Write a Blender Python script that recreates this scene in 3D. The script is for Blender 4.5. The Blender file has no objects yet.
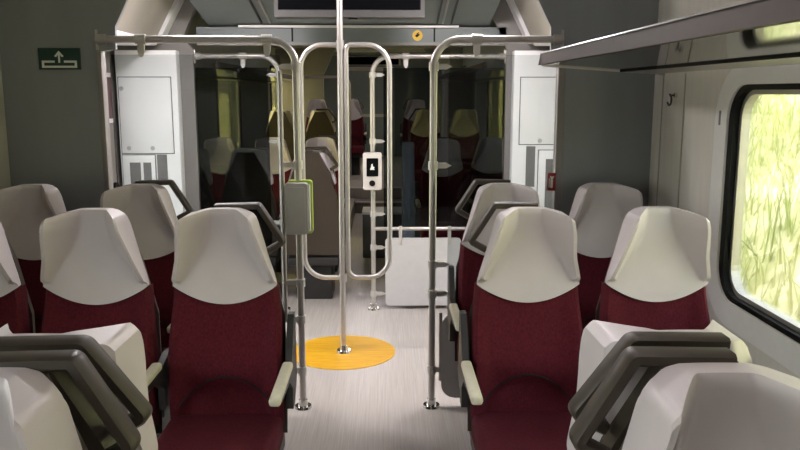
import bpy, bmesh, math, random
from mathutils import Vector, Matrix
random.seed(7)
SC = bpy.context.scene
COL = SC.collection
PI = math.pi

# ------------------------------------------------------------------ materials
def mat(name, rgb, rough=0.5, metal=0.0, noise=0.0, nscale=20.0, bump=0.0, bscale=200.0,
        stretch=(1, 1, 1), spec=0.5, emit=None, estr=0.0):
    m = bpy.data.materials.new(name); m.use_nodes = True
    nt = m.node_tree; b = nt.nodes['Principled BSDF']
    b.inputs['Base Color'].default_value = (*rgb, 1)
    b.inputs['Roughness'].default_value = rough
    b.inputs['Metallic'].default_value = metal
    b.inputs['Specular IOR Level'].default_value = spec
    tc = nt.nodes.new('ShaderNodeTexCoord'); mp = nt.nodes.new('ShaderNodeMapping')
    mp.inputs['Scale'].default_value = stretch
    nt.links.new(tc.outputs['Object'], mp.inputs['Vector'])
    if noise > 0:
        n = nt.nodes.new('ShaderNodeTexNoise'); n.inputs['Scale'].default_value = nscale
        n.inputs['Detail'].default_value = 5
        nt.links.new(mp.outputs['Vector'], n.inputs['Vector'])
        r = nt.nodes.new('ShaderNodeValToRGB')
        r.color_ramp.elements[0].position = 0.3; r.color_ramp.elements[1].position = 0.7
        r.color_ramp.elements[0].color = (*[c * (1 - noise) for c in rgb], 1)
        r.color_ramp.elements[1].color = (*[min(1, c * (1 + noise)) for c in rgb], 1)
        nt.links.new(n.outputs['Fac'], r.inputs['Fac'])
        nt.links.new(r.outputs['Color'], b.inputs['Base Color'])
    if bump > 0:
        n2 = nt.nodes.new('ShaderNodeTexNoise'); n2.inputs['Scale'].default_value = bscale
        nt.links.new(mp.outputs['Vector'], n2.inputs['Vector'])
        bp = nt.nodes.new('ShaderNodeBump'); bp.inputs['Strength'].default_value = bump
        bp.inputs['Distance'].default_value = 0.003
        nt.links.new(n2.outputs['Fac'], bp.inputs['Height'])
        nt.links.new(bp.outputs['Normal'], b.inputs['Normal'])
    if emit:
        b.inputs['Emission Color'].default_value = (*emit, 1)
        b.inputs['Emission Strength'].default_value = estr
    return m

def glass_mat(name, tint, gloss=1.0):
    m = bpy.data.materials.new(name); m.use_nodes = True
    nt = m.node_tree; nt.nodes.clear()
    out = nt.nodes.new('ShaderNodeOutputMaterial'); mix = nt.nodes.new('ShaderNodeMixShader')
    tr = nt.nodes.new('ShaderNodeBsdfTransparent'); gl = nt.nodes.new('ShaderNodeBsdfGlossy')
    fr = nt.nodes.new('ShaderNodeFresnel'); fr.inputs['IOR'].default_value = 1.25
    mu = nt.nodes.new('ShaderNodeMath'); mu.operation = 'MULTIPLY'; mu.inputs[1].default_value = gloss
    tr.inputs['Color'].default_value = (*tint, 1)
    gl.inputs['Roughness'].default_value = 0.02
    nt.links.new(fr.outputs[0], mu.inputs[0]); nt.links.new(mu.outputs[0], mix.inputs[0])
    nt.links.new(tr.outputs[0], mix.inputs[1]); nt.links.new(gl.outputs[0], mix.inputs[2])
    nt.links.new(mix.outputs[0], out.inputs[0])
    return m

M = {}
M['leather'] = mat('light_grey_leather', (0.60, 0.545, 0.55), 0.42, noise=0.03, nscale=9, bump=0.08, bscale=260)
M['burgundy'] = mat('burgundy_cloth', (0.082, 0.0085, 0.015), 0.9, noise=0.28, nscale=170, bump=0.35, bscale=330, stretch=(1, 1, 0.55), spec=0.2)
M['seam'] = mat('dark_seam', (0.006, 0.004, 0.005), 0.8, noise=0.1)
M['brown'] = mat('brown_plastic', (0.046, 0.035, 0.024), 0.45, noise=0.08, nscale=60, bump=0.12, bscale=500)
M['dark'] = mat('dark_frame', (0.02, 0.019, 0.018), 0.5, noise=0.1)
M['cream'] = mat('cream_armrest', (0.62, 0.58, 0.44), 0.45, noise=0.05, nscale=60)
M['steel'] = mat('brushed_steel', (0.52, 0.49, 0.465), 0.36, metal=0.72, noise=0.04, nscale=30, stretch=(1, 1, 0.1))
M['chrome'] = mat('chrome', (0.75, 0.73, 0.70), 0.12, metal=1.0, noise=0.02)
M['clamp'] = mat('pale_clamp', (0.55, 0.53, 0.50), 0.35, metal=0.4, noise=0.03)
M['panel'] = mat('slate_grey_panel', (0.24, 0.255, 0.265), 0.42, noise=0.07, nscale=2.2, stretch=(3, 3, .6))
M['bulk'] = mat('taupe_grey_panel', (0.24, 0.225, 0.215), 0.4, noise=0.04, nscale=4)
M['white'] = mat('white_laminate', (0.86, 0.85, 0.86), 0.38, noise=0.02, nscale=4)
M['wall'] = mat('cream_wall_panel', (0.72, 0.685, 0.63), 0.5, noise=0.04, nscale=6, stretch=(1, 5, .5))
M['walldark'] = mat('beige_wall', (0.42, 0.40, 0.34), 0.55, noise=0.05, nscale=5)
M['surround'] = mat('window_surround', (0.84, 0.83, 0.81), 0.4, noise=0.02)
M['black'] = mat('black_rubber', (0.005, 0.005, 0.005), 0.5, spec=0.15, noise=0.1)
M['alu'] = mat('aluminium', (0.50, 0.48, 0.45), 0.35, metal=0.7, noise=0.03)
M['lip'] = mat('taupe_rack_edge', (0.085, 0.070, 0.063), 0.6, spec=0.12, metal=0.0, noise=0.04)
M['rackpale'] = mat('pale_rack_edge', (0.60, 0.56, 0.52), 0.35, noise=0.03)
M['shelf'] = mat('polished_shelf', (0.34, 0.34, 0.34), 0.06, metal=1.0, noise=0.02)
M['ceil'] = mat('grey_green_ceiling', (0.17, 0.19, 0.19), 0.45, noise=0.05, nscale=5)
M['tan'] = mat('tan_header_panel', (0.36, 0.33, 0.28), 0.5, noise=0.05, nscale=4)
M['ceilwhite'] = mat('saloon_ceiling', (0.55, 0.55, 0.53), 0.6, noise=0.03, nscale=4)
M['farwall'] = mat('far_grey_wall', (0.26, 0.28, 0.29), 0.5, noise=0.05, nscale=4)
M['teal'] = mat('teal_grey_panel', (0.16, 0.19, 0.20), 0.35, noise=0.05, nscale=4)
M['housing'] = mat('display_grey', (0.085, 0.082, 0.08), 0.5, spec=.2, noise=0.03)
M['plate'] = mat('pale_grey_panel', (0.50, 0.485, 0.48), 0.45, noise=0.03)
M['dimred'] = mat('dim_red_face', (0.055, 0.010, 0.012), 0.35, noise=0.05)
M['screen'] = mat('black_screen', (0.004, 0.004, 0.005), 0.9, spec=0.02, noise=0.05)
M['sgreen'] = mat('sign_green', (0.006, 0.038, 0.026), 0.45, noise=0.03)
M['swhite'] = mat('sign_white', (0.75, 0.75, 0.70), 0.5, noise=0.02)
M['red'] = mat('sign_red', (0.30, 0.02, 0.02), 0.45, noise=0.03)
M['yellow'] = mat('sticker_yellow', (0.80, 0.50, 0.03), 0.45, noise=0.03)
M['lime'] = mat('lime_edge', (0.36, 0.50, 0.06), 0.45, noise=0.03)
M['boxgrey'] = mat('box_grey', (0.48, 0.47, 0.465), 0.4, noise=0.03)
M['olive'] = mat('dark_olive_box', (0.055, 0.055, 0.045), 0.55, noise=0.06)
M['blue'] = mat('blue_grey_plastic', (0.13, 0.16, 0.20), 0.45, noise=0.06, nscale=8)
M['step'] = mat('step_brown', (0.16, 0.13, 0.11), 0.5, noise=0.06)
M['lamp'] = mat('unseen_light_glow', (0.9, 0.9, 0.88), 0.5, emit=(1.0, 0.89, 0.92), estr=8.0, noise=0.01)  # pinkish glow of the unseen lights
M['lamp3'] = mat('lamp_diffuser_dim', (0.9, 0.9, 0.88), 0.5, emit=(1.0, 0.93, 0.92), estr=1.5, noise=0.01)
M['lamp2'] = mat('unseen_light_glow_bright', (0.9, 0.9, 0.88), 0.5, emit=(1.0, 0.93, 0.95), estr=330.0, noise=0.01)  # strong glow of the lights added in the vestibule
M['greydark'] = mat('grey_slot', (0.17, 0.165, 0.165), 0.3, noise=0.05)
M['glass'] = glass_mat('partition_glass', (0.80, 0.82, 0.82), 1.1)
M['dimglass'] = glass_mat('dimming_partition_glass', (0.46, 0.48, 0.48), 1.1)  # far panes tinted darker so the seats beyond read dim
M['yglass'] = glass_mat('amber_tinted_glass', (0.80, 0.75, 0.50), 0.7)
M['wglass'] = glass_mat('window_glass', (0.93, 0.95, 0.92), 0.7)

# floor: pale vinyl with streaks running along the car
def floor_mat():
    m = bpy.data.materials.new('streaked_vinyl'); m.use_nodes = True
    nt = m.node_tree; b = nt.nodes['Principled BSDF']
    tc = nt.nodes.new('ShaderNodeTexCoord'); mp = nt.nodes.new('ShaderNodeMapping')
    mp.inputs['Scale'].default_value = (48, 0.8, 1)
    nt.links.new(tc.outputs['Object'], mp.inputs['Vector'])
    n = nt.nodes.new('ShaderNodeTexNoise'); n.inputs['Scale'].default_value = 2.6; n.inputs['Detail'].default_value = 8
    n.inputs['Roughness'].default_value = 0.7
    nt.links.new(mp.outputs['Vector'], n.inputs['Vector'])
    r = nt.nodes.new('ShaderNodeValToRGB')
    r.color_ramp.elements[0].position = 0.28; r.color_ramp.elements[1].position = 0.72
    r.color_ramp.elements[0].color = (0.36, 0.32, 0.295, 1); r.color_ramp.elements[1].color = (0.50, 0.455, 0.425, 1)
    nt.links.new(n.outputs['Fac'], r.inputs['Fac']); nt.links.new(r.outputs['Color'], b.inputs['Base Color'])
    b.inputs['Roughness'].default_value = 0.26
    return m
M['floor'] = floor_mat()

def disc_mat():
    m = bpy.data.materials.new('yellow_floor_disc'); m.use_nodes = True
    nt = m.node_tree; b = nt.nodes['Principled BSDF']
    tc = nt.nodes.new('ShaderNodeTexCoord'); mp = nt.nodes.new('ShaderNodeMapping')
    mp.inputs['Scale'].default_value = (3, 40, 1)
    nt.links.new(tc.outputs['Object'], mp.inputs['Vector'])
    n = nt.nodes.new('ShaderNodeTexNoise'); n.inputs['Scale'].default_value = 2.0; n.inputs['Detail'].default_value = 6
    nt.links.new(mp.outputs['Vector'], n.inputs['Vector'])
    r = nt.nodes.new('ShaderNodeValToRGB')
    r.color_ramp.elements[0].position = 0.3; r.color_ramp.elements[1].position = 0.7
    r.color_ramp.elements[0].color = (0.52, 0.26, 0.012, 1); r.color_ramp.elements[1].color = (0.70, 0.38, 0.02, 1)
    nt.links.new(n.outputs['Fac'], r.inputs['Fac']); nt.links.new(r.outputs['Color'], b.inputs['Base Color'])
    b.inputs['Roughness'].default_value = 0.38
    return m
M['disc'] = disc_mat()

def grass_mat(name, dark, mid, lite):
    m = bpy.data.materials.new(name); m.use_nodes = True
    nt = m.node_tree; b = nt.nodes['Principled BSDF']
    b.inputs['Roughness'].default_value = 0.9; b.inputs['Specular IOR Level'].default_value = 0.1
    tc = nt.nodes.new('ShaderNodeTexCoord')
    def ns(s, d, sc):
        mp = nt.nodes.new('ShaderNodeMapping'); mp.inputs['Scale'].default_value = sc
        nt.links.new(tc.outputs['Object'], mp.inputs['Vector'])
        n = nt.nodes.new('ShaderNodeTexNoise'); n.inputs['Scale'].default_value = s; n.inputs['Detail'].default_value = d
        nt.links.new(mp.outputs['Vector'], n.inputs['Vector']); return n
    a = ns(1.3, 3, (1, .7, 1)); c = ns(5.0, 3, (.8, 1.4, .8))
    mx = nt.nodes.new('ShaderNodeMath'); mx.operation = 'MULTIPLY_ADD'; mx.inputs[1].default_value = 0.55
    m2 = nt.nodes.new('ShaderNodeMath'); m2.operation = 'MULTIPLY'; m2.inputs[1].default_value = 0.45
    nt.links.new(c.outputs['Fac'], m2.inputs[0]); nt.links.new(a.outputs['Fac'], mx.inputs[0]); nt.links.new(m2.outputs[0], mx.inputs[2])
    r = nt.nodes.new('ShaderNodeValToRGB'); e = r.color_ramp.elements
    e[0].position = 0.36; e[0].color = (*dark, 1); e[1].position = 0.64; e[1].color = (*lite, 1)
    k = e.new(0.5); k.color = (*mid, 1)
    nt.links.new(mx.outputs[0], r.inputs['Fac']); nt.links.new(r.outputs['Color'], b.inputs['Base Color'])
    return m
M['bounce_grey'] = mat('neutral_bounce_grey', (0.34, 0.32, 0.31), 0.9, noise=0.3, nscale=14)  # neutral grey of the added ground outside, for bounce light
M['grass'] = grass_mat('meadow_grass', (0.27, 0.29, 0.13), (0.46, 0.45, 0.25), (0.68, 0.64, 0.46))
M['blade'] = grass_mat('grass_blades', (0.25, 0.32, 0.09), (0.46, 0.48, 0.20), (0.72, 0.70, 0.42))

# ------------------------------------------------------------------ mesh helpers
def link(name, bm, m, parent=None, smooth=None, loc=None):
    me = bpy.data.meshes.new(name)
    bmesh.ops.recalc_face_normals(bm, faces=bm.faces)
    bm.to_mesh(me); bm.free()
    me.materials.append(M[m] if isinstance(m, str) else m)
    if smooth is not None:
        for p in me.polygons: p.use_smooth = True
        me.set_sharp_from_angle(angle=math.radians(smooth))
    o = bpy.data.objects.new(name, me); COL.objects.link(o)
    if parent: o.parent = parent
    if loc: o.location = loc
    return o

def tag(o, label=None, cat=None, group=None, kind=None):
    if label: o['label'] = label
    if cat: o['category'] = cat
    if group: o['group'] = group
    if kind: o['kind'] = kind
    return o

def empty(name, loc=(0, 0, 0), rz=0):
    o = bpy.data.objects.new(name, None); COL.objects.link(o)
    o.empty_display_size = 0.1
    o.location = loc; o.rotation_euler = (0, 0, rz); return o

def add_box(bm, x0, x1, y0, y1, z0, z1, bev=0.0, seg=2):
    vs = [bm.verts.new((x, y, z)) for x in (x0, x1) for y in (y0, y1) for z in (z0, z1)]
    F = [(0, 1, 3, 2), (4, 6, 7, 5), (0, 4, 5, 1), (2, 3, 7, 6), (0, 2, 6, 4), (1, 5, 7, 3)]
    fs = [bm.faces.new([vs[i] for i in f]) for f in F]
    if bev > 0:
        es = list({e for f in fs for e in f.edges})
        bmesh.ops.bevel(bm, geom=es, offset=bev, segments=seg, affect='EDGES', profile=0.5)
def box(name, m, dims, parent=None, bev=0.0, seg=2, smooth=None):
    bm = bmesh.new(); add_box(bm, *dims, bev=bev, seg=seg)
    return link(name, bm, m, parent, smooth=(35 if bev > 0 and smooth is None else smooth))

def add_prism(bm, poly, axis, a, b):
    """poly: list of 2D points; axis 'y' -> (x,z), 'x' -> (y,z), 'z' -> (x,y)"""
    def P(p, t):
        return {'y': (p[0], t, p[1]), 'x': (t, p[0], p[1]), 'z': (p[0], p[1], t)}[axis]
    A = [bm.verts.new(P(p, a)) for p in poly]; B = [bm.verts.new(P(p, b)) for p in poly]
    n = len(poly)
    bm.faces.new(A); bm.faces.new(B[::-1])
    for i in range(n):
        bm.faces.new((A[i], A[(i + 1) % n], B[(i + 1) % n], B[i]))
def prism(name, m, poly, axis, a, b, parent=None, bev=0.0, smooth=None):
    bm = bmesh.new(); add_prism(bm, poly, axis, a, b)
    if bev > 0: bmesh.ops.bevel(bm, geom=list(bm.edges), offset=bev, segments=2, affect='EDGES', profile=0.5)
    return link(name, bm, m, parent, smooth=35 if bev > 0 else smooth)

def fillet(pts, rad, n=8):
    out = [Vector(pts[0])]
    for i in range(1, len(pts) - 1):
        p, a, b = Vector(pts[i]), Vector(pts[i - 1]), Vector(pts[i + 1])
        d1 = (a - p).normalized(); d2 = (b - p).normalized()
        r = rad[i] if isinstance(rad, (list, tuple)) else rad
        if r <= 0: out.append(p); continue
        ang = d1.angle(d2); t = r / math.tan(ang / 2)
        c = p + (d1 + d2).normalized() * (r / math.sin(ang / 2))
        s = p + d1 * t; e = p + d2 * t
        v1 = s - c; v2 = e - c; tot = v1.angle(v2); ax = v1.cross(v2).normalized()
        for k in range(n + 1):
            out.append(c + Matrix.Rotation(tot * k / n, 3, ax) @ v1)
    out.append(Vector(pts[-1])); return out

def add_tube(bm, pts, r, n=12, closed=False):
    pts = [Vector(p) for p in pts]; N = len(pts); rings = []
    up = None
    for i in range(N):
        if closed: t = (pts[(i + 1) % N] - pts[i - 1]).normalized()
        else: t = ((pts[i + 1] if i < N - 1 else pts[i]) - (pts[i - 1] if i > 0 else pts[i])).normalized()
        if up is None:
            up = Vector((0, 1, 0)) if abs(t.y) < 0.9 else Vector((0, 0, 1))
        s = t.cross(up).normalized(); up = s.cross(t).normalized()
        rings.append([bm.verts.new(pts[i] + s * (math.cos(2 * PI * k / n) * r) + up * (math.sin(2 * PI * k / n) * r)) for k in range(n)])
    for i in range(N if closed else N - 1):
        A, B = rings[i], rings[(i + 1) % N]
        for k in range(n): bm.faces.new((A[k], A[(k + 1) % n], B[(k + 1) % n], B[k]))
    if not closed:
        bm.faces.new(rings[0][::-1]); bm.faces.new(rings[-1])
def tube(name, m, pts, r, parent=None, n=12, closed=False):
    bm = bmesh.new(); add_tube(bm, pts, r, n, closed); return link(name, bm, m, parent, smooth=40)

def add_cyl(bm, c, r0, r1, h, n=24, axis='z'):
    A, B = [], []
    for k in range(n):
        a = 2 * PI * k / n; x, y = math.cos(a), math.sin(a)
        f = {'z': lambda r, t: (c[0] + x * r, c[1] + y * r, c[2] + t), 'y': lambda r, t: (c[0] + x * r, c[1] + t, c[2] + y * r),
             'x': lambda r, t: (c[0] + t, c[1] + x * r, c[2] + y * r)}[axis]
        A.append(bm.verts.new(f(r0, 0))); B.append(bm.verts.new(f(r1, h)))
    bm.faces.new(A[::-1]); bm.faces.new(B)
    for k in range(n): bm.faces.new((A[k], A[(k + 1) % n], B[(k + 1) % n], B[k]))
def cyl(name, m, c, r0, h, parent=None, r1=None, n=24, axis='z'):
    bm = bmesh.new(); add_cyl(bm, c, r0, r0 if r1 is None else r1, h, n, axis); return link(name, bm, m, parent, smooth=40)

def rrect(a0, a1, b0, b1, r, n=7):
    pts = []
    for (ca, cb, s) in ((a1 - r, b1 - r, 0), (a0 + r, b1 - r, 1), (a0 + r, b0 + r, 2), (a1 - r, b0 + r, 3)):
        for k in range(n + 1):
            t = (s + k / n) * PI / 2; pts.append((ca + r * math.cos(t), cb + r * math.sin(t)))
    return pts
def ring(name, m, outer, inner, axis, a, b, parent=None, smooth=None):
    """hollow frame: outer/inner loops with the same number of points"""
    bm = bmesh.new()
    def P(p, t): return {'y': (p[0], t, p[1]), 'x': (t, p[0], p[1]), 'z': (p[0], p[1], t)}[axis]
    L = [[bm.verts.new(P(p, t)) for p in loop] for loop, t in ((outer, a), (outer, b), (inner, b), (inner, a))]
    n = len(outer)
    for q in range(4):
        A, B = L[q], L[(q + 1) % 4]
        for i in range(n): bm.faces.new((A[i], A[(i + 1) % n], B[(i + 1) % n], B[i]))
    return link(name, bm, m, parent, smooth=smooth)

def grid_solid(name, m, front, back, parent=None, smooth=38):
    bm = bmesh.new(); R, C = len(front), len(front[0])
    Fv = [[bm.verts.new(p) for p in row] for row in front]; Bv = [[bm.verts.new(p) for p in row] for row in back]
    for i in range(R - 1):
        for j in range(C - 1):
            bm.faces.new((Fv[i][j], Fv[i][j + 1], Fv[i + 1][j + 1], Fv[i + 1][j]))
            bm.faces.new((Bv[i][j], Bv[i + 1][j], Bv[i + 1][j + 1], Bv[i][j + 1]))
    for i in range(R - 1):
        bm.faces.new((Fv[i][0], Fv[i + 1][0], Bv[i + 1][0], Bv[i][0]))
        bm.faces.new((Fv[i][-1], Bv[i][-1], Bv[i + 1][-1], Fv[i + 1][-1]))
    for j in range(C - 1):
        bm.faces.new((Fv[0][j], Bv[0][j], Bv[0][j + 1], Fv[0][j + 1]))
        bm.faces.new((Fv[-1][j], Fv[-1][j + 1], Bv[-1][j + 1], Bv[-1][j]))
    return link(name, bm, m, parent, smooth=smooth)

def copy_tree(o, parent=None):
    c = o.copy(); COL.objects.link(c); c.parent = parent
    for ch in list(o.children): copy_tree(ch, c)
    return c

def sstep(a, b, x):
    t = max(0.0, min(1.0, (x - a) / (b - a))); return t * t * (3 - 2 * t)
def lerp(a, b, t): return a + (b - a) * t
def interp(x, tab):
    if x <= tab[0][0]: return tab[0][1]
    for (x0, y0), (x1, y1) in zip(tab, tab[1:]):
        if x <= x1: return lerp(y0, y1, (x - x0) / (x1 - x0))
    return tab[-1][1]

# ------------------------------------------------------------------ the train seat
# local frame: faces -Y, s = +1 / -1 is the side the aisle is on
def recline(z): return -(1.19 - z) * 0.13
def make_seat(s, h, handle):
    root = empty('train_seat')
    # head part: pale leather shell with two forward wings
    NU, NV = 50, 30
    EA = [(0.84, .184), (0.905, .187), (0.95, .180), (1.05, .150), (1.13, .122), (1.19, .104)]     # aisle edge
    EW = [(0.84, .184), (0.905, .187), (0.95, .184), (1.02, .166), (1.10, .154), (1.16, .142), (1.19, .136)]     # far edge
    front, back = [], []
    for i in range(NV + 1):
        v = i / NV; rf, rb = [], []
        for j in range(NU + 1):
            u = -1 + 2 * j / NU
            zb = 0.916 - 0.066 * (1 - u * u); au = abs(u)
            zt = 1.187 - .005 * u * u - (.013 * (au - .45) / .55 if au > .45 else 0) - (0.012 * ((au - .9) / .1) ** 2 if au > .9 else 0)
            z = lerp(zb, zt, v)
            e = interp(z, EA) if u > 0 else interp(z, EW)
            x = s * u * e
            a = lerp(.80, .34, sstep(.92, 1.14, z))
            ramp = max(0.0, min(1.0, (au - a) / (.92 - a))) ** 1.2
            wing = ramp * sstep(.926, .940, z) * lerp(.020, .112, min(1, max(0, (z - .93) / .20)) ** .85)
            x *= 1.0 - 0.45 * wing * (1 - sstep(1.0, 1.16, z))
            y = recline(z) - 0.012 - wing
            roll = sstep(0.975, 1.0, v) * 0.006
            rf.append((x, y + roll, z))
            yb = recline(z) + 0.048 - 0.03 * sstep(0.6, 1, au) - 0.01 * sstep(.9, 1, v)
            rb.append((x * 0.985, yb, z))
        front.append(rf); back.append(rb)
    grid_solid('headrest', 'leather', front, back, root, smooth=27)
    # burgundy backrest
    NU, NV = 26, 22
    EB = [(0.40, .20), (0.50, .205), (0.62, .205), (0.75, .200), (0.91, .186)]
    front, back = [], []
    for i in range(NV + 1):
        v = i / NV; rf, rb = [], []
        for j in range(NU + 1):
            u = -1 + 2 * j / NU; au = abs(u)
            zt = 0.912 - 0.066 * (1 - u * u)
            z = lerp(0.40, zt, v); x = u * interp(z, EB)
            bol = 0.028 * sstep(0.62, 0.88, au) * (1 - 0.75 * sstep(.72, .88, z)) - 0.02 * sstep(.92, 1, au)
            lum = 0.02 * math.exp(-((z - .62) / .10) ** 2)
            arc = 0.59 - 0.103 * (x / .165) ** 2
            rec = 0.014 * sstep(0, .02, arc - z) * (1 - sstep(.8, .86, au))
            rf.append((x, recline(z) - bol - lum + rec, z)); rb.append((x, recline(z) + 0.05, z))
        front.append(rf); back.append(rb)
    br = grid_solid('backrest', 'burgundy', front, back, root, smooth=50)
    pts = []
    for k in range(25):
        x = -.168 + .336 * k / 24; z = 0.592 - 0.103 * (x / .165) ** 2
        bol = 0.028 * sstep(0.62, 0.88, abs(x) / .205); lum = 0.02 * math.exp(-((z - .62) / .10) ** 2)
        pts.append((x, recline(z) - bol - lum + 0.001, z))
    tube('lumbar_seam', 'seam', pts, 0.0032, br, n=6)
    # seat cushion
    bm = bmesh.new(); add_box(bm, -.205, .205, -.56, -.085, .34, .455, bev=.035, seg=4)
    link('seat_cushion', bm, 'burgundy', root, smooth=45)
    # shell at the back
    prof = [(-.212, .36), (.212, .36), (.214, .60), (.206, .80), (.145, 1.00), (.062, 1.160), (-.062, 1.160), (-.145, 1.00), (-.206, .80), (-.214, .60)]
    bm = bmesh.new()
    A = [bm.verts.new((x, recline(z) + .048, z)) for x, z in prof]
    B = [bm.verts.new((x * .95, recline(z) + .088, z)) for x, z in prof]
    bm.faces.new(A[::-1]); bm.faces.new(B)
    for k in range(len(prof)): bm.faces.new((A[k], A[(k + 1) % len(prof)], B[(k + 1) % len(prof)], B[k]))
    bmesh.ops.bevel(bm, geom=[e for e in bm.edges if len(e.link_faces) == 2 and abs(e.calc_face_angle(0)) > .9], offset=.008, segments=2, affect='EDGES', profile=.5)
    link('back_shell', bm, 'brown', root, smooth=40)
    # under frame and pedestal
    bm = bmesh.new(); add_box(bm, -.195, .195, -.50, .0, .28, .345, bev=.01)
    fr = link('seat_frame', bm, 'dark', root, smooth=35)
    bm = bmesh.new(); add_box(bm, -.14, .14, -.40, -.06, .0, .285, bev=.01)
    link('pedestal', bm, 'dark', root, smooth=35)
    # armrest on the aisle side
    xa = h * .229
    bm = bmesh.new(); add_box(bm, xa - .019, xa + .019, -.475, -.13, .632, .662, bev=.011, seg=3)
    ar = link('armrest', bm, 'cream', root, smooth=40); ar['label'] = 'cream armrest pad'
    bm = bmesh.new(); add_prism(bm, [(-.42, .632), (-.13, .632), (-.02, .80 if handle else .66), (.02, .80 if handle else .66), (.03, .55), (-.05, .47), (-.10, .47), (-.10, .55), (-.18, .60), (-.40, .615)], 'x', xa - .012, xa + .012)
    link('armrest_support', bm, 'dark', ar)
    if handle:
        # brown grab handle wrapping the aisle-side top corner, behind the head part
        c = fillet([(h * -.045, 0, 1.187), (h * .112, 0, 1.190), (h * .200, 0, 1.058), (h * .146, 0, 1.028)], [0, .012, .008, 0], 5)
        c = [Vector((p.x, p.z)) for p in c]
        L, R = [], []
        for i, p in enumerate(c):
            t = ((c[i + 1] if i < len(c) - 1 else p) - (c[i - 1] if i else p)).normalized(); nrm = Vector((-t.y, t.x))
            w = .011
            if 0 < i < len(c) - 1:
                a = (p - c[i - 1]).normalized(); cc = max(.6, a.dot(t)); w = .011 / cc
            L.append(p + nrm * w); R.append(p - nrm * w)
        bm = bmesh.new(); rows = []
        for l, r_ in zip(L, R):
            mid = (l + r_) / 2
            sec = []
            for (f, yy) in ((1, .044), (1, .076), (.6, .082), (-.6, .082), (-1, .076), (-1, .044), (-.6, .038), (.6, .038)):
                q = mid + (l - mid) * f; sec.append(bm.verts.new((q.x, recline(q.y) + yy, q.y)))
            rows.append(sec)
        for A, B in zip(rows, rows[1:]):
            for k in range(8): bm.faces.new((A[k], A[(k + 1) % 8], B[(k + 1) % 8], B[k]))
        bm.faces.new(rows[0][::-1]); bm.faces.new(rows[-1])
        h = link('grab_handle', bm, 'brown', root, smooth=40); h['label'] = 'brown plastic grab handle'
    return root

PROTO = {}
def place_seat(x, y, z, away, aisle_world, handle, label, group):
    """aisle_world: +1 when the aisle lies towards +x of this seat"""
    h = aisle_world * (-1 if away else 1); s = aisle_world; key = (s, h, handle)
    if key not in PROTO:
        o = make_seat(s, h, handle); PROTO[key] = o
    else:
        o = copy_tree(PROTO[key])
    o.location = (x, y, z); o.rotation_euler = (0, 0, PI if away else 0)
    tag(o, label, 'seat', group)
    return o

XL1, XL2, XL3, XR1, XR2 = -.575, -1.035, -1.495, .515, .985
G1 = 'seats facing the camera in the near saloon'
# nearest pair of rows, back to back
place_seat(XR1 - .015, 1.105, 0, False, -1, True, 'pale headrest nearest the camera on the right, front towards us, brown corner handle', G1)
place_seat(-.595, 1.105, 0, False, 1, True, 'pale headrest nearest the camera on the left, front towards us, brown corner handle', G1)
G2 = 'seats turned away, back to back with the nearest seats'
place_seat(XR1 + .01, 1.305, 0, True, -1, True, 'turned-away seat directly behind the nearest right headrest, only pale wings and brown handle showing', G2)
place_seat(-.61, 1.305, 0, True, 1, True, 'turned-away seat directly behind the nearest left headrest, pale wing beyond the brown handle', G2)
# second row facing us
place_seat(XL3, 2.77, 0, False, 1, False, 'burgundy seat at the left picture edge, third seat from the aisle in the front row', G1)
place_seat(XL2, 2.77, 0, False, 1, False, 'burgundy seat with pale headrest, middle of the left three-seat front row, no brown handle', G1)
place_seat(XL1, 2.77, 0, False, 1, True, 'burgundy aisle seat of the left front row, brown handle behind its headrest', G1)
place_seat(XR1, 2.77, 0, False, -1, True, 'burgundy aisle seat of the right front row, lumbar arc seam in full view', G1)
place_seat(XR2, 2.77, 0, False, -1, False, 'burgundy seat right beside the big window, brightest pale headrest', G1)
# third row, against the partition
place_seat(-1.59, 3.53, 0, False, 1, False, 'dim seat in the far left corner under the green exit sign', G1)
place_seat(-1.10, 3.53, 0, False, 1, True, 'seat against the left glass partition, its headrest just in front of the white cupboard', G1)
place_seat(.535, 3.53, 0, False, -1, True, 'aisle seat against the right glass partition, half hidden behind the right front row', G1)
place_seat(.995, 3.53, 0, False, -1, False, 'seat in the right corner against the slate grey panel, below the coat hook', G1)

# ------------------------------------------------------------------ setting: near saloon
YP, YF = 3.80, 5.63            # near and far partition planes
XWL, XWR = -1.82, 1.305
def struct(o): o['kind'] = 'structure'; return o
struct(box('floor', 'floor', (-2.0, 1.5, -2.6, 10.3, -.08, 0)))
struct(box('ceiling', 'ceilwhite', (-1.95, 1.48, -2.6, YP, 2.45, 2.53)))
struct(box('wall_back', 'walldark', (-1.95, 1.48, -2.68, -2.6, -.08, 2.53)))

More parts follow.
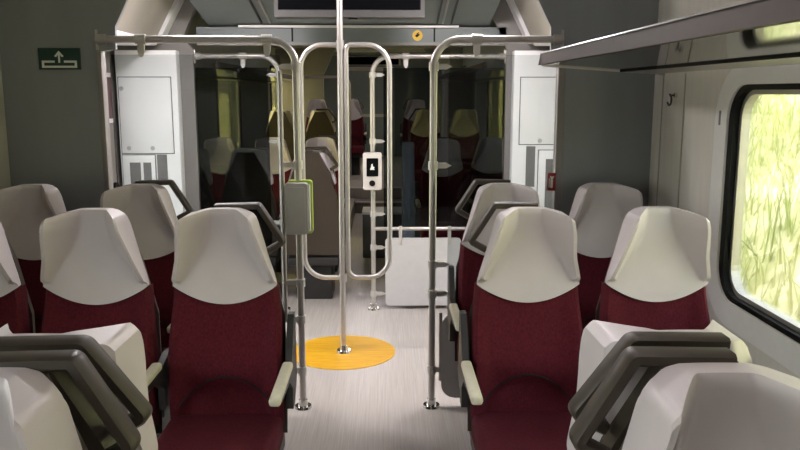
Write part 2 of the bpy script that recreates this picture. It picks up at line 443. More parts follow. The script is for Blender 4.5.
# right wall with two window holes
def wall_with_holes(name, m, x0, x1, y0, y1, z0, z1, holes):
    bm = bmesh.new(); prev = y0
    for (a, b, c, d) in sorted(holes):
        add_box(bm, x0, x1, prev, a, z0, z1)
        add_box(bm, x0, x1, a, b, z0, c); add_box(bm, x0, x1, a, b, d, z1); prev = b
    add_box(bm, x0, x1, prev, y1, z0, z1)
    return struct(link(name, bm, m))
WZ0, WZ1 = .825, 1.632
wall_with_holes('wall_right', 'wall', XWR, XWR + .03, -2.6, YP + .04, 0, 2.45,
                [(1.02, 2.89, WZ0 + .015, WZ1 - .015)])
def window(name, y0, y1, x, sgn, z0=WZ0, z1=WZ1, surround=True, r=.13, gm='wglass'):
    root = struct(empty(name, (0, 0, 0)))
    if surround:
        ring('window_surround', 'surround', rrect(y0 - .13, y1 + .13, z0 - .10, z1 + .075, r + .09), rrect(y0, y1, z0, z1, r), 'x', x - sgn * .016, x + sgn * .01, root)
        ring('window_trim', 'surround', rrect(y0 - .045, y1 + .045, z0 - .04, z1 + .04, r + .03), rrect(y0 + .005, y1 - .005, z0 + .005, z1 - .005, r), 'x', x - sgn * .03, x - sgn * .014, root)
    ring('rubber_gasket', 'black', rrect(y0, y1, z0, z1, r), rrect(y0 + .042, y1 - .042, z0 + .024, z1 - .024, r - .024), 'x', x - sgn * .02, x + sgn * .012, root)
    ring('inner_frame', 'alu', rrect(y0 + .03, y1 - .03, z0 + .02, z1 - .02, r - .02), rrect(y0 + .062, y1 - .062, z0 + .040, z1 - .040, r - .04), 'x', x + sgn * .002, x + sgn * .034, root)
    prism('glass_pane', gm, rrect(y0 + .05, y1 - .05, z0 + .03, z1 - .03, r - .03), 'x', x + sgn * .022, x + sgn * .028, root)
    return root
w1 = window('window_1', 1.0, 2.91, XWR, 1)
box('window_catch', 'greydark', (XWR - .024, XWR - .014, 2.965, 2.99, 1.475, 1.53), w1, bev=.002)
wall_with_holes('wall_left', 'walldark', XWL - .12, XWL, -2.6, YP, 0, 2.45, [(-1.6, 1.90, WZ0 + .02, WZ1 - .02)])
window('window_2', -1.65, 1.95, XWL, -1)
# wall panel joints
for k, yy in enumerate((3.40, 3.67)):
    struct(box('trim_%d' % (k + 1), 'walldark', (XWR - .004, XWR + .002, yy, yy + .008, .4, 1.68)))

# bulkhead panels of the near partition
def panelpoly(pts, name, m, y0, y1): return struct(prism(name, m, pts, 'y', y0, y1))
panelpoly([(XWL, 0), (-1.35, 0), (-1.35, 1.79), (-1.275, 1.80), (-1.272, 1.905), (-.99, 2.45), (XWL, 2.45)], 'wall_partition_left', 'panel', YP, YP + .025)
panelpoly([(XWR, 0), (.838, 0), (.838, 1.79), (.796, 1.80), (.794, 1.905), (.515, 2.45), (XWR, 2.45)], 'wall_partition_right', 'panel', YP, YP + .025)
struct(box('trim_3', 'bulk', (.836, .872, YP - .006, YP + .056, 0, 1.79), bev=.003))
struct(box('trim_4', 'bulk', (-1.368, -1.344, YP - .006, YP + .056, 0, 1.79), bev=.003))

# ------------------------------------------------------------------ vestibule
VXL, VXR = -1.90, 1.37
struct(box('trim_5', 'panel', (VXL - .1, XWL - .0, YP, YP + .05, 0, 2.45)))
# side walls with a door each
def side(name, dname, x, sgn):
    bm = bmesh.new(); x0, x1 = sorted((x, x + sgn * .1))
    for (a, b, c, d) in ((YP + .05, 4.02, 0, 2.45), (5.36, YF, 0, 2.45), (4.02, 5.36, 1.95, 2.45)): add_box(bm, x0, x1, a, b, c, d)
    struct(link(name, bm, 'bulk'))
    struct(box('trim_26' if sgn < 0 else 'trim_27', 'white', (min(x, x - sgn * .34), max(x, x - sgn * .34), YP + .3, YF - .11, 1.915, 1.96), bev=.015))
    root = struct(empty(dname, (x, 4.69, 0)))
    for (a, b) in ((-.67, -.004), (.004, .67)):
        lo, hi = sorted((sgn * .03, sgn * .07))
        ring('door_leaf', 'white', rrect(a, b, 0, 1.95, .004), rrect(a + .12, b - .12, .55, 1.78, .08), 'x', lo, hi, root)
        prism('door_glass', 'wglass', rrect(a + .11, b - .11, .54, 1.79, .08), 'x', sgn * .048, sgn * .052, root)
    return root
side('wall_vestibule_left', 'door_1', VXL, -1)
side('wall_vestibule_right', 'door_2', VXR, 1)
# sloping ceiling, header beam, slanted covers above the doors
struct(prism('ceiling_vestibule', 'ceil', [(YP + .05, 2.45), (YF + .06, 2.055), (YF + .06, 2.13), (YP + .05, 2.52)], 'x', -1.24, .74))
struct(box('ceiling_cove', 'ceil', (VXL - .1, VXR + .1, YP + .05, YF + .06, 2.46, 2.52)))
struct(prism('trim_6', 'tan', [(-1.90, 1.93), (-1.585, 1.93), (-1.30, 2.46), (-1.36, 2.46), (-1.90, 2.0)], 'y', YP + .05, YF))
struct(prism('trim_7', 'tan', [(1.37, 1.93), (1.035, 1.93), (.77, 2.46), (.83, 2.46), (1.37, 2.0)], 'y', YP + .05, YF))
for k, (a, b) in enumerate((((-1.59, 1.935), (-1.30, 2.46)), ((1.04, 1.935), (.77, 2.46)))):
    s = 1 if k == 0 else -1
    struct(prism('trim_%d' % (8 + k), 'white', [a, (a[0] + s * .035, a[1]), (b[0] + s * .035, b[1]), b], 'y', YF - .12, YF - .0))
hb = struct(box('trim_10', 'ceil', (-1.32, .86, YF, YF + .06, 1.945, 2.05)))
struct(box('trim_11', 'surround', (-1.02, .52, YF - .03, YF + .0, 2.045, 2.06)))
struct(box('trim_12', 'bulk', (-1.32, .86, YF + .0, YF + .10, 1.925, 1.945)))
for k, xx in enumerate((-.655, .345)):
    struct(box('trim_%d' % (13 + k), 'black', (xx, xx + .012, YF - .004, YF, 1.95, 2.045)))
# ceiling grooves on both sides of the display
def slope_z(y): return 2.45 - (y - (YP + .05)) * (0.395 / (YF + .01 - YP))
for k, xx in enumerate((.36, .40, .46, -.80, -.86)):
    y0, y1 = 4.5, 5.58
    bm = bmesh.new(); w = .012
    V = [bm.verts.new(p) for p in ((xx, y0, slope_z(y0) + .005), (xx + w, y0, slope_z(y0) + .005), (xx + w, y1, slope_z(y1) + .005), (xx, y1, slope_z(y1) + .005),
         (xx, y0, slope_z(y0) - .012), (xx + w, y0, slope_z(y0) - .012), (xx + w, y1, slope_z(y1) - .012), (xx, y1, slope_z(y1) - .012))]
    for f in ((0, 1, 2, 3), (7, 6, 5, 4), (0, 4, 5, 1), (1, 5, 6, 2), (2, 6, 7, 3), (3, 7, 4, 0)): bm.faces.new([V[i] for i in f])
    struct(link('trim_%d' % (15 + k), bm, 'dark' if k % 2 == 0 else 'alu'))

# far bulkheads
panelpoly([(VXL, 0), (-1.35, 0), (-1.35, 1.90), (-1.42, 1.97), (-1.20, 2.45), (VXL, 2.45)], 'wall_far_left', 'bulk', YF, YF + .06)
panelpoly([(VXR, 0), (.865, 0), (.865, 1.90), (.835, 1.97), (.60, 2.45), (VXR, 2.45)], 'wall_far_right', 'bulk', YF, YF + .06)

# white cupboards on the far bulkheads
def cabinet(label, x0, x1, door, locks, hatch, panes, slot):
    root = empty('wall_cabinet', ((x0 + x1) / 2, YF, 0)); tag(root, label, 'cupboard', 'white cupboards in the vestibule')
    ox = root.location.x
    def b(name, m, dims, par, bev=0):
        d = list(dims); d[0] -= ox; d[1] -= ox; d[2] -= YF; d[3] -= YF
        return box(name, m, d, par, bev=bev)
    b('body', 'white', (x0, x1, YF - .10, YF, 0, 1.885), root, .004)
    ya = YF - .10
    b('door_gap', 'greydark', (door[0] - .006, door[1] + .006, ya - .002, ya + .01, door[2] - .006, door[3] + .006), root)
    d = b('door', 'white', (door[0], door[1], ya - .008, ya + .008, door[2], door[3]), root, .003)
    for (lx, lz) in locks:
        bm = bmesh.new(); add_cyl(bm, (lx - ox, ya - .008 - YF, lz), .016, .013, -.006, 16, 'y'); link('lock', bm, 'boxgrey', d, smooth=40)
    b('hatch_gap', 'greydark', (hatch[0] - .006, hatch[1] + .006, ya - .002, ya + .01, hatch[2] - .006, hatch[3] + .006), root)
    h = b('hatch', 'white', (hatch[0], hatch[1], ya - .012, ya + .008, hatch[2], hatch[3]), root, .003)
    for (p0, p1, p2, p3) in panes:
        b('hatch_pane', 'greydark', (p0, p1, ya - .015, ya - .005, p2, p3), h)
    b('grille', 'greydark', (slot[0], slot[1], ya - .004, ya + .006, slot[2], slot[3]), root)
    return root
cabinet('tall white cupboard behind the left glass partition, two grey panes in its low hatch', -1.865, -1.445,
        (-1.85, -1.49, 1.175, 1.70), ((-1.83, 1.625), (-1.80, 1.21), (-1.635, 1.21)), (-1.85, -1.625, .70, 1.16), ((-1.80, -1.725, .92, 1.11), (-1.705, -1.65, .92, 1.11)), (-1.61, -1.54, .95, 1.165))
cabinet('tall white cupboard behind the right glass partition, beside the red sign', .905, VXR,
        (.955, 1.34, 1.235, 1.70), ((1.10, 1.26),), (1.095, 1.34, .70, 1.19), ((1.145, 1.30, .75, 1.13),), (1.005, 1.07, .93, 1.22))
# wall plate by the left door: white framed, dark red display
wp = tag(empty('door_panel', (VXL, 5.42, 1.56)), 'narrow white framed panel with dark red face beside the left door', 'panel')
box('frame', 'white', (0, .012, -.09, .09, -.17, .17), wp, bev=.003)
box('face', 'dimred', (.010, .016, -.06, .06, -.14, .14), wp)
tag(cyl('door_button', 'black', (VXL, 5.47, .93), .045, .02, axis='x'), 'round black button on the wall beside the left cupboard', 'button')

# ------------------------------------------------------------------ partitions of glass with steel rails
RT = .0175
def clampset(root, pole_x, sgn, y, zs, length=.09):
    for z in zs:
        bm = bmesh.new(); add_cyl(bm, (pole_x, y, z - .02), .0235, .0235, .04, 16)
        add_prism(bm, [(pole_x, z - .013), (pole_x + sgn * length * .7, z - .013), (pole_x + sgn * length, z), (pole_x + sgn * length * .7, z + .013), (pole_x, z + .013)], 'y', y - .008, y + .008)
        link('glass_clamp', bm, 'clamp', root, smooth=35)
def glass_partition(label, y, pole_x, end_x, zr, glass, clamps, hang, group, gm='glass', rad=.125, lower=None):
    sgn = 1 if end_x > pole_x else -1
    root = empty('glass_partition', (0, 0, 0)); tag(root, label, 'partition', group)
    root.location = (pole_x, y, 0)
    px = 0.0; ex = end_x - pole_x
    pts = fillet([(0, 0, .0), (0, 0, zr), (ex, 0, zr)], [0, rad, 0], 12)
    tube('grab_rail', 'steel', pts, RT, root, n=16)
    bm = bmesh.new(); add_cyl(bm, (0, 0, 0), .045, .042, .012); add_cyl(bm, (0, 0, .012), .026, .022, .03); link('foot_flange', bm, 'chrome', root, smooth=40)
    bm = bmesh.new(); add_box(bm, ex - (.012 if sgn > 0 else 0), ex + (0 if sgn > 0 else .012), -.012, .02, zr - .05, zr + .045, bev=.003)
    add_cyl(bm, (ex - sgn * .05, 0, zr), .024, .024, sgn * .045, 16, 'x'); link('rail_bracket', bm, 'steel', root, smooth=35)
    x0, x1, z0, z1 = glass; x0 -= pole_x; x1 -= pole_x
    bm = bmesh.new(); add_box(bm, x0, x1, -.004, .004, z0, z1); link('glass_pane', bm, gm, root)
    clampset(root, 0, sgn, 0, clamps)
    for hx in hang:
        hx -= pole_x
        bm = bmesh.new(); add_cyl(bm, (hx - .025, 0, zr), .024, .024, .05, 16, 'x')
        add_prism(bm, [(hx - .016, zr), (hx + .016, zr), (hx + .016, zr - .06), (hx + .006, zr - .082), (hx - .006, zr - .082), (hx - .016, zr - .06)], 'y', -.007, .007)
        link('hanging_clamp', bm, 'clamp', root, smooth=35)
    if lower:
        a, b, c, d, r = lower
        prism('lower_panel', 'boxgrey', rrect(a - pole_x, b - pole_x, c, d, r), 'y', -.012, .012, root)
    return root
YG = YP - .0
GP = 'glass partitions of the entrance area'
near_left = glass_partition('left glass partition nearest us, its bent steel rail passing above the white cupboard', YG, -.425, -1.365, 1.846, (-1.305, -.50, .45, 1.775), (1.72, 1.25, .66, .47, .20), (-1.155, -.56), GP)
near_right = glass_partition('right glass partition nearest us, bent steel rail ending on the slate panel', YG, .235, .855, 1.848, (.31, .83, .45, 1.775), (1.72, 1.245, .75, .60, .20), (.44,), GP, lower=(.285, .80, .05, .50, .07))
far_left = glass_partition('left glass partition on the far side of the yellow disc', YF + .0, -.75, -1.345, 1.85, (-1.34, -.83, .45, 1.77), (1.72, 1.25, .66), (-1.0,), GP, gm='dimglass')
far_right = glass_partition('right glass partition on the far side of the yellow disc, card reader on its pole', YF + .0, -.088, .86, 1.85, (-.01, .85, .60, 1.77), (1.72, 1.25, .72, .47, .12), (.15,), GP, gm='dimglass')
for (par, x, z0, z1) in ((near_right, .045, .14, .50), (near_left, -.075, .46, 1.70)):
    bm = bmesh.new(); add_tube(bm, [(x, 0, z0), (x, 0, z1)], .009, 10); link('upright', bm, 'steel', par, smooth=40)
# white low panel and bar on the far right partition
prism('low_panel', 'plate', rrect(-.0 + .088, .56 + .088, .03, .54, .03), 'y', -.012, .012, far_right)['label'] = 'white low panel'
tube('cross_bar', 'steel', [(0, -.0, .61), (.70, 0, .61)], .014, far_right)
bm = bmesh.new()
for xx in (.20, .56): add_box(bm, xx - .012, xx + .012, -.016, .016, .49, .63, bev=.003)
link('bar_clamp', bm, 'clamp', far_right, smooth=35)

# ------------------------------------------------------------------ centre pole with loops
cp = tag(empty('grab_pole', (-.26, 4.66, 0)), 'steel centre pole with two rounded hoops standing on the yellow disc', 'pole')
tube('pole', 'steel', [(-.004, 0, .01), (.0, 0, 2.27)], RT, cp, n=16)
tube('hoop', 'steel', fillet([(0, 0, 1.872), (-.232, 0, 1.872), (-.232, 0, .478), (0, 0, .478)], [0, .13, .13, 0], 10), .015, cp, n=14)
tube('hoop', 'steel', fillet([(.033, 0, 1.6), (.033, 0, 1.872), (.288, 0, 1.872), (.288, 0, .478), (.033, 0, .478), (.033, 0, 1.6)], [0, .03, .13, .13, .06, 0], 10), .015, cp, n=14)
for zz in (.478, 1.872): cyl('collar', 'steel', (0, 0, zz - .025), .024, .05, cp, n=16)
bm = bmesh.new(); add_cyl(bm, (0, 0, .004), .048, .044, .012); add_cyl(bm, (0, 0, .016), .026, .021, .03); link('foot_flange', bm, 'chrome', cp, smooth=40)
tag(cyl('floor_marking', 'disc', (-.265, 4.665, 0), .325, .003, n=64), 'round yellow floor marking around the foot of the centre pole', 'floor marking')

# ------------------------------------------------------------------ small fittings
vb = tag(empty('ticket_box', (-.42, YG, 1.045)), 'grey box with lime green edge fixed to the left steel pole', 'box')
prism('body', 'boxgrey', rrect(-.064, .045, -.128, .122, .012), 'y', -.075, -.02, vb, bev=.004)
prism('back_case', 'lime', rrect(-.058, .064, -.132, .130, .014), 'y', -.02, .022, vb, bev=.004)
box('side_strip', 'swhite', (.045, .055, -.06, -.02, -.115, .112), vb)
box('lid', 'boxgrey', (-.052, .034, -.079, -.072, -.112, .104), vb, bev=.003)
cr = tag(empty('card_reader', (-.09, YF - .03, 1.04)), 'pale card reader with black screen on a pole in the entrance area', 'card reader')
prism('body', 'rackpale', rrect(-.068, .066, -.132, .132, .012), 'y', -.05, .012, cr, bev=.004)
sc = prism('screen', 'screen', rrect(-.042, .042, -.035, .095, .006), 'y', -.056, -.048, cr)
prism('symbol', 'swhite', [(-.018, .012), (.016, .012), (.010, .022), (.016, .032), (.004, .036), (.002, .056), (-.008, .052), (-.010, .034)], 'y', -.058, -.055, sc)
bm = bmesh.new(); add_cyl(bm, (-.002, -.049, -.085), .022, .020, -.008, 20, 'y'); link('button', bm, 'black', cr, smooth=40)

es = tag(empty('exit_sign', (-1.54, YP - .005, 1.755)), 'dark green emergency window sign with white upward arrow on the left panel', 'sign')
box('plate', 'sgreen', (-.098, .098, -.004, .004, -.050, .050), es)
def mark(par, polys, m='swhite', y0=-.007, y1=-.003, name='symbol'):
    bm = bmesh.new()
    for p in polys: add_prism(bm, p, 'y', y0, y1)
    return link(name, bm, m, par)
mark(es, [[(-.082, -.042), (.082, -.042), (.082, -.032), (-.082, -.032)], [(-.082, -.032), (-.072, -.032), (-.072, -.008), (-.082, -.008)],
          [(.072, -.032), (.082, -.032), (.082, -.008), (.072, -.008)], [(-.072, -.018), (-.022, -.018), (-.022, -.008), (-.072, -.008)], [(.022, -.018), (.072, -.018), (.072, -.008), (.022, -.008)]], name='window_outline')
mark(es, [[(-.004, -.018), (.004, -.018), (.004, .030), (-.004, .030)], [(0, .037), (-.022, .012), (-.014, .008), (0, .024)], [(0, .037), (0, .024), (.014, .008), (.022, .012)]], name='arrow')
rs = tag(empty('fire_sign', (.818, YP - .0095, 1.165)), 'small red sign with white mark on the edge of the right panel', 'sign')
box('plate', 'red', (-.020, .020, -.003, .003, -.044, .044), rs)
mark(rs, [rrect(-.006, .006, -.03, .012, .004, 3), [(-.004, .012), (.004, .012), (.012, .028), (.002, .026), (-.010, .030)], [(-.014, -.028), (-.010, -.028), (-.010, .020), (-.014, .016)]], y0=-.005, y1=-.002)
ys = tag(empty('warning_sticker', (.232, YF, 1.993)), 'round yellow sticker on the grey ceiling header', 'sticker')
cyl('disc', 'yellow', (0, 0, 0), .036, -.004, ys, n=32, axis='y')
mark(ys, [[(-.018, -.004), (-.004, -.014), (.016, .004), (.012, .012), (-.012, .004)], [(-.004, .006), (.012, .018), (.008, .022), (-.008, .012)]], 'black', -.007, -.003)
hk = tag(empty('coat_hook', (XWR, 3.50, 1.572)), 'small steel coat hook on the cream wall right of the slate panel', 'hook')
cyl('rose', 'chrome', (0, 0, .014), .011, -.012, hk, axis='x')
tube('hook', 'dark', [(-.014, 0, .014), (-.03, 0, .012)] + [(-.032, .024 * math.cos(t), -.006 + .024 * math.sin(t)) for t in [PI * .5 + PI * 1.35 * k / 14 for k in range(15)]], .0045, hk, n=8)

# passenger display under the ceiling
dy = 5.0
ds = tag(empty('information_display', (-.20, dy, 2.06)), 'long black passenger display hanging under the ceiling', 'screen')
prism('housing', 'housing', [(0, 0), (.14, 0), (.14, slope_z(dy + .14) - 2.062), (0, slope_z(dy) - 2.062)], 'x', -.485, .45, ds)
box('screen', 'screen', (-.46, .425, -.006, .004, .045, .125), ds)
cyl('sensor', 'black', (-.0, .07, 0), .03, -.006, ds)

# luggage racks
def rack(label, x_lip, x_wall, y0, y1, z, xw, group):
    s = 1 if x_wall > x_lip else -1
    root = empty('luggage_rack', (x_lip, (y0 + y1) / 2, z)); tag(root, label, 'luggage rack', group)
    w = abs(x_wall - x_lip); h = (y1 - y0) / 2
    def P(pts): return [(s * a, b) for a, b in pts]
    prism('front_edge', 'lip', P([(0, -.030), (.010, .024), (.030, .026), (.036, -.014), (.02, -.030)]), 'y', -h, h, root)
    prism('edge_strip', 'bulk', P([(.006, .021), (.010, .027), (.032, .028), (.032, .022)]), 'y', -h, h, root)
    prism('shelf', 'shelf', P([(.025, -.030), (w - .13, -.058), (w - .13, -.050), (.025, -.020)]), 'y', -h, h, root)
    prism('rear_rail', 'alu', P([(w - .16, -.060), (w - .02, -.072), (w - .015, -.052), (w - .16, -.036)]), 'y', -h, h, root)
    prism('rear_seal', 'black', P([(w - .168, -.062), (w - .156, -.062), (w - .156, -.036), (w - .168, -.036)]), 'y', -h, h, root)
    prism('end_bar', 'rackpale', P([(.02, -.036), (w - .10, -.066), (w - .10, -.044), (.02, -.014)]), 'y', h, h + .014, root)
    nb = 2
    for k in range(nb):
        yy = lerp(-h * .2, h - .06, k / (nb - 1))
        prism('wall_bracket', 'alu', P([(w - .07, -.06), (xw, -.08), (xw, .10), (w - .02, .08), (w - .02, .02), (w - .07, .0)]), 'y', yy, yy + .03, root)
    return root
rack('long luggage rack above the big window on the right', .72, 1.275, -1.2, 3.71, 1.755, .58, 'luggage racks')

# lights placed out of view to set the brightness
def unseen_lamp(label, x, y, z, lx, ly, m):
    root = tag(empty('unseen_light', (x, y, z)), label, 'lamp', 'unseen lights added for brightness')
    box('housing', 'alu', (-lx / 2 - .02, lx / 2 + .02, -ly / 2 - .02, ly / 2 + .02, -.02, 0), root)
    box('diffuser', m, (-lx / 2, lx / 2, -ly / 2, ly / 2, -.03, -.018), root)
    return root
unseen_lamp('long unseen ceiling light placed to favour the right-hand seats', .46, 1.3, 2.45, .16, 1.6, 'lamp')  # out of view, set off-centre so the left seats stay darker
unseen_lamp('unseen light added over the right door side of the entrance area', .50, 4.3, 2.345, .30, .10, 'lamp2')  # out of view, added to brighten the white cupboards and floor
unseen_lamp('unseen light added over the left door side of the entrance area', -.98, 4.3, 2.345, .30, .10, 'lamp2')  # left counterpart, likewise added out of view for brightness

# ------------------------------------------------------------------ far saloon
YE = 16.0
wall_with_holes('wall_far_saloon_left', 'farwall', -1.95, XWL, YF + .06, YE, 0, 2.5, [(8.55, 9.9, .9, 1.8), (6.1, 7.6, .9, 1.8), (12.6, 14.2, 1.1, 2.0)])
wall_with_holes('wall_far_saloon_right', 'farwall', XWR, XWR + .13, YF + .06, YE, 0, 2.5, [(8.55, 9.9, .9, 1.8), (12.6, 14.2, 1.1, 2.0)])
k = 3
for (a, b, x, s, z0, z1) in ((8.55, 9.9, XWL, -1, .9, 1.8), (6.1, 7.6, XWL, -1, .9, 1.8), (8.55, 9.9, XWR, 1, .9, 1.8), (12.6, 14.2, XWR, 1, 1.1, 2.0), (12.6, 14.2, XWL, -1, 1.1, 2.0)):
    window('window_%d' % k, a - .02, b + .02, x, s, z0 - .02, z1 + .02, surround=False, gm='yglass'); k += 1
struct(box('ceiling_far_saloon', 'ceil', (-1.95, 1.46, YF + .06, YE, 2.32, 2.40)))
struct(box('trim_20', 'step', (-2.0, 1.5, 10.3, 10.65, -.08, .15)))
struct(box('floor_raised', 'floor', (-2.0, 1.5, 10.65, YE, -.08, .30)))
for kk, (yy, zz) in enumerate(((10.3, .15), (10.65, .30))):
    struct(box('trim_%d' % (21 + kk), 'rackpale', (-1.8, 1.3, yy - .012, yy + .03, zz - .012, zz + .006)))
struct(box('trim_23', 'step', (XWL, -.40, 8.6, 10.3, 0, .20)))
struct(box('trim_24', 'step', (.28, XWR, 8.6, 10.3, 0, .20)))
unseen_lamp('hidden light added to brighten the far end of the car', -.2, 13.75, 2.32, 1.2, .3, 'lamp')  # hidden behind the bulkhead trim, added so the end wall is lit
unseen_lamp('hidden light added to brighten the distant steps', -.25, 10.9, 2.32, .8, .6, 'lamp')  # hidden by the header, added to lift the dark steps
struct(box('wall_end', 'teal', (-1.95, 1.46, YE, YE + .1, 0, 2.45)))
panelpoly([(XWL, .3), (-1.03, .3), (-1.03, 1.85), (-1.03, 1.88), (-.82, 2.32), (XWL, 2.32)], 'wall_raised_left', 'bulk', 13.3, 13.38)
panelpoly([(XWR, .3), (.86, .3), (.86, 1.88), (.66, 2.32), (XWR, 2.32)], 'wall_raised_right', 'farwall', 13.3, 13.38)
struct(box('trim_25', 'boxgrey', (-.98, .8, 13.32, 13.36, 2.26, 2.32)))
de = struct(empty('door_3', (-.35, YE, .3)))
ring('door_frame', 'boxgrey', rrect(-.55, .55, 0, 1.8, .02), rrect(-.45, .45, .02, 1.72, .05), 'y', -.04, 0, de)
prism('door_glass', 'teal', rrect(-.45, .45, .02, 1.72, .05), 'y', -.02, -.01, de)
box('door_bar', 'alu', (-.45, .45, -.03, -.02, .80, .86), de)
ed = tag(empty('end_display', (-.30, 15.9, 2.14)), 'black strip display on the end wall far down the aisle', 'screen')
box('housing', 'boxgrey', (-.62, .62, 0, .09, -.01, .17), ed)
box('screen', 'screen', (-.58, .58, -.008, .002, .0, .15), ed)
# rail partition far down the car
fr = tag(empty('rail_partition', (-.545, 12.2, .3)), 'bent steel rail far down the aisle above the distant seats', 'rail')
tube('grab_rail', 'steel', fillet([(0, 0, 0), (0, 0, 1.53), (-.95, 0, 1.53)], [0, .13, 0], 8), .022, fr)
# grey cupboard at the far right behind the glass
gc = tag(empty('wall_cabinet', (1.08, 11.4, .30)), 'grey panelled cupboard deep in the far saloon behind the right glass', 'cupboard')
box('body', 'boxgrey', (-.22, .24, 0, .5, 0, 1.62), gc, bev=.005)
box('door', 'bulk', (-.17, .20, -.01, .01, .92, 1.56), gc, bev=.003)
box('door', 'bulk', (-.17, .20, -.01, .01, .10, .88), gc, bev=.003)
rack('luggage rack in the far saloon on the right, behind the glass', .74, 1.29, 6.0, 11.0, 1.80, .58, 'luggage racks')
rack('luggage rack in the far saloon on the left, behind the glass', -1.23, -1.78, 5.95, 12.0, 1.80, .58, 'luggage racks')

GF = 'seats in the far saloon'
place_seat(XL1 + .02, 5.86, 0, True, 1, True, 'brown-backed seat just past the far poles, pale wings at its sides', GF)
place_seat(XL2, 5.86, 0, True, 1, False, 'dark turned-away seat behind both left glass panes, next to the brown-backed seat', GF)
place_seat(XL3, 5.86, 0, True, 1, False, 'dark turned-away seat behind both left glass panes, against the far window wall', GF)
place_seat(XL1, 7.25, 0, False, 1, True, 'seat facing us directly beyond the brown-backed seat', GF)
place_seat(XL2, 7.25, 0, False, 1, False, 'middle seat facing us behind both left glass panes', GF)
place_seat(XL3, 7.25, 0, False, 1, False, 'window seat facing us behind both left glass panes, below the yellow-green window', GF)
place_seat(XR1, 7.0, 0, False, -1, True, 'aisle seat facing us behind both right glass panes, pale headrest in profile', GF)
place_seat(XR2, 7.25, 0, False, -1, False, 'window seat facing us behind both right glass panes, left of the white cupboard', GF)
place_seat(-.80, 9.75, .20, True, 1, True, 'distant brown-backed seat on the step, above the nearer headrest', GF)
place_seat(-1.30, 9.75, .20, True, 1, False, 'distant turned-away seat on the left platform next to the brown-backed one', GF)
place_seat(.50, 9.75, .20, False, -1, True, 'distant aisle seat on the right platform, burgundy side showing', GF)
place_seat(XR2, 9.75, .20, False, -1, False, 'distant window seat on the right platform', GF)
place_seat(-.54, 12.75, .30, False, 1, True, 'farthest burgundy seat in the open aisle between the centre pole and the card reader', GF)
place_seat(-1.08, 12.75, .30, False, 1, False, 'farthest left seat whose pale headrest peeks over the distant brown-backed seat', GF)
place_seat(.48, 12.4, .30, False, -1, True, 'farthest aisle seat on the right, behind the glass', GF)
# blue-grey tip-up seat and low box near the far right partition
lb = tag(empty('low_box', (.0, 7.6, 0)), 'low dark olive box with pale top beyond the white panel', 'box')
box('body', 'olive', (-.22, .42, -.15, .20, 0, .43), lb, bev=.008)
box('top', 'boxgrey', (-.225, .425, -.155, .205, .43, .455), lb, bev=.004)
tu = tag(empty('folding_seat', (.19, 6.35, 0)), 'blue-grey curved seat back behind the right glass, standing in the aisle side', 'seat')
bm = bmesh.new(); add_prism(bm, [(-.17, .42), (.10, .42), (.17, .70), (.165, .98), (.13, 1.10), (.06, 1.20), (.02, 1.18), (-.05, 1.06), (-.11, .90)], 'x', -.05, .05)
bmesh.ops.bevel(bm, geom=list(bm.edges), offset=.012, segments=2, affect='EDGES', profile=.5)
link('backrest', bm, 'blue', tu, smooth=40)
bm = bmesh.new(); add_box(bm, -.045, .045, -.12, .08, 0, .42, bev=.01); link('pedestal', bm, 'blue', tu, smooth=40)

# ------------------------------------------------------------------ outside
def bank(name, sgn, x0, sl=.72):
    bm = bmesh.new(); NX, NY = 26, 60; V = []
    for i in range(NX + 1):
        row = []
        for j in range(NY + 1):
            x = 14.0 * i / NX; y = -14 + 74 * j / NY
            if sgn < 0: sl = .02 + .25 * sstep(4, 7, y)
            z = -.95 + sl * x * (1 - .012 * x) + .10 * math.sin(y * .8 + x) + .06 * math.sin(y * 1.9 - 2 * x)
            row.append(bm.verts.new((sgn * (x0 + x), y, z)))
        V.append(row)
    for i in range(NX):
        for j in range(NY): bm.faces.new((V[i][j], V[i + 1][j], V[i + 1][j + 1], V[i][j + 1]))
    return struct(link(name, bm, 'grass', smooth=60))
bank('grass_bank_right', 1, 2.0)
bank('grass_bank_left', -1, 2.4, .22)
struct(box('unseen_grey_ground', 'bounce_grey', (-18, -2.3, -14, 5.2, -1.4, -.52)))  # added out of view so grey, not green, light bounces inside
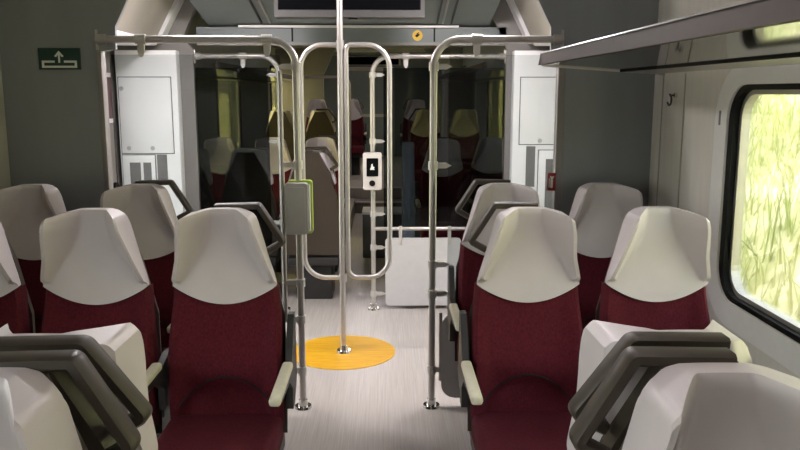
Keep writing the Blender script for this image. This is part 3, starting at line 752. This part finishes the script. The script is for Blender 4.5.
# loose meadow grass on the bank outside the big window
bm = bmesh.new()
for i in range(24000):
    x = random.uniform(.3, 7.5); y = random.uniform(2.5, 24)
    z = -.95 + .72 * x * (1 - .012 * x) + .10 * math.sin(y * .8 + x) + .06 * math.sin(y * 1.9 - 2 * x)
    h = random.uniform(.18, .55); a = random.uniform(0, PI); w = random.uniform(.005, .013)
    dx, dy_ = math.cos(a) * w, math.sin(a) * w; lx, ly = random.gauss(0, .13), random.gauss(0, .13)
    X = 2.0 + x
    v = [bm.verts.new(p) for p in ((X - dx, y - dy_, z - .02), (X + dx, y + dy_, z - .02), (X + dx * .6 + lx * .5, y + dy_ * .6 + ly * .5, z + h * .6), (X - dx * .6 + lx * .5, y - dy_ * .6 + ly * .5, z + h * .6), (X + lx, y + ly, z + h))]
    bm.faces.new((v[0], v[1], v[2], v[3])); bm.faces.new((v[3], v[2], v[4]))
go = link('meadow_grass', bm, 'blade'); tag(go, 'tall yellow-green meadow grass on the bank outside the window', 'grass', kind='stuff')

# ------------------------------------------------------------------ light
w = bpy.data.worlds.new('sky'); SC.world = w; w.use_nodes = True
nt = w.node_tree; bg = nt.nodes['Background']
sky = nt.nodes.new('ShaderNodeTexSky'); sky.sky_type = 'NISHITA'; sky.sun_disc = False
sky.sun_elevation = math.radians(62); sky.sun_rotation = math.radians(250); sky.dust_density = 3.0
hs = nt.nodes.new('ShaderNodeHueSaturation'); hs.inputs['Saturation'].default_value = .25
nt.links.new(sky.outputs['Color'], hs.inputs['Color']); nt.links.new(hs.outputs['Color'], bg.inputs['Color']); bg.inputs['Strength'].default_value = 1.75
sd = bpy.data.lights.new('sun', 'SUN'); sd.energy = 2.0; sd.angle = math.radians(3); sd.color = (1, .95, .82)
so = bpy.data.objects.new('sun', sd); COL.objects.link(so)
so.rotation_euler = Vector((.12, .45, -1)).to_track_quat('-Z', 'Y').to_euler()

# ------------------------------------------------------------------ camera
cd = bpy.data.cameras.new('camera'); cd.lens = 35.0; cd.sensor_width = 36.0; cd.clip_start = .02; cd.clip_end = 200
co = bpy.data.objects.new('camera', cd); COL.objects.link(co)
co.location = (0, 0, 1.6)
co.rotation_euler = (math.radians(90 - 9.7), 0, -math.atan(15 / 778))
cd.dof.use_dof = False
SC.camera = co
vs = SC.view_settings
vs.view_transform = 'Standard'; vs.look = 'None'; vs.gamma = 1.0; vs.exposure = 0.0; vs.use_curve_mapping = False
SC.cycles.max_bounces = 10; SC.cycles.transparent_max_bounces = 24; SC.cycles.use_denoising = True
SC.cycles.sample_clamp_indirect = 6
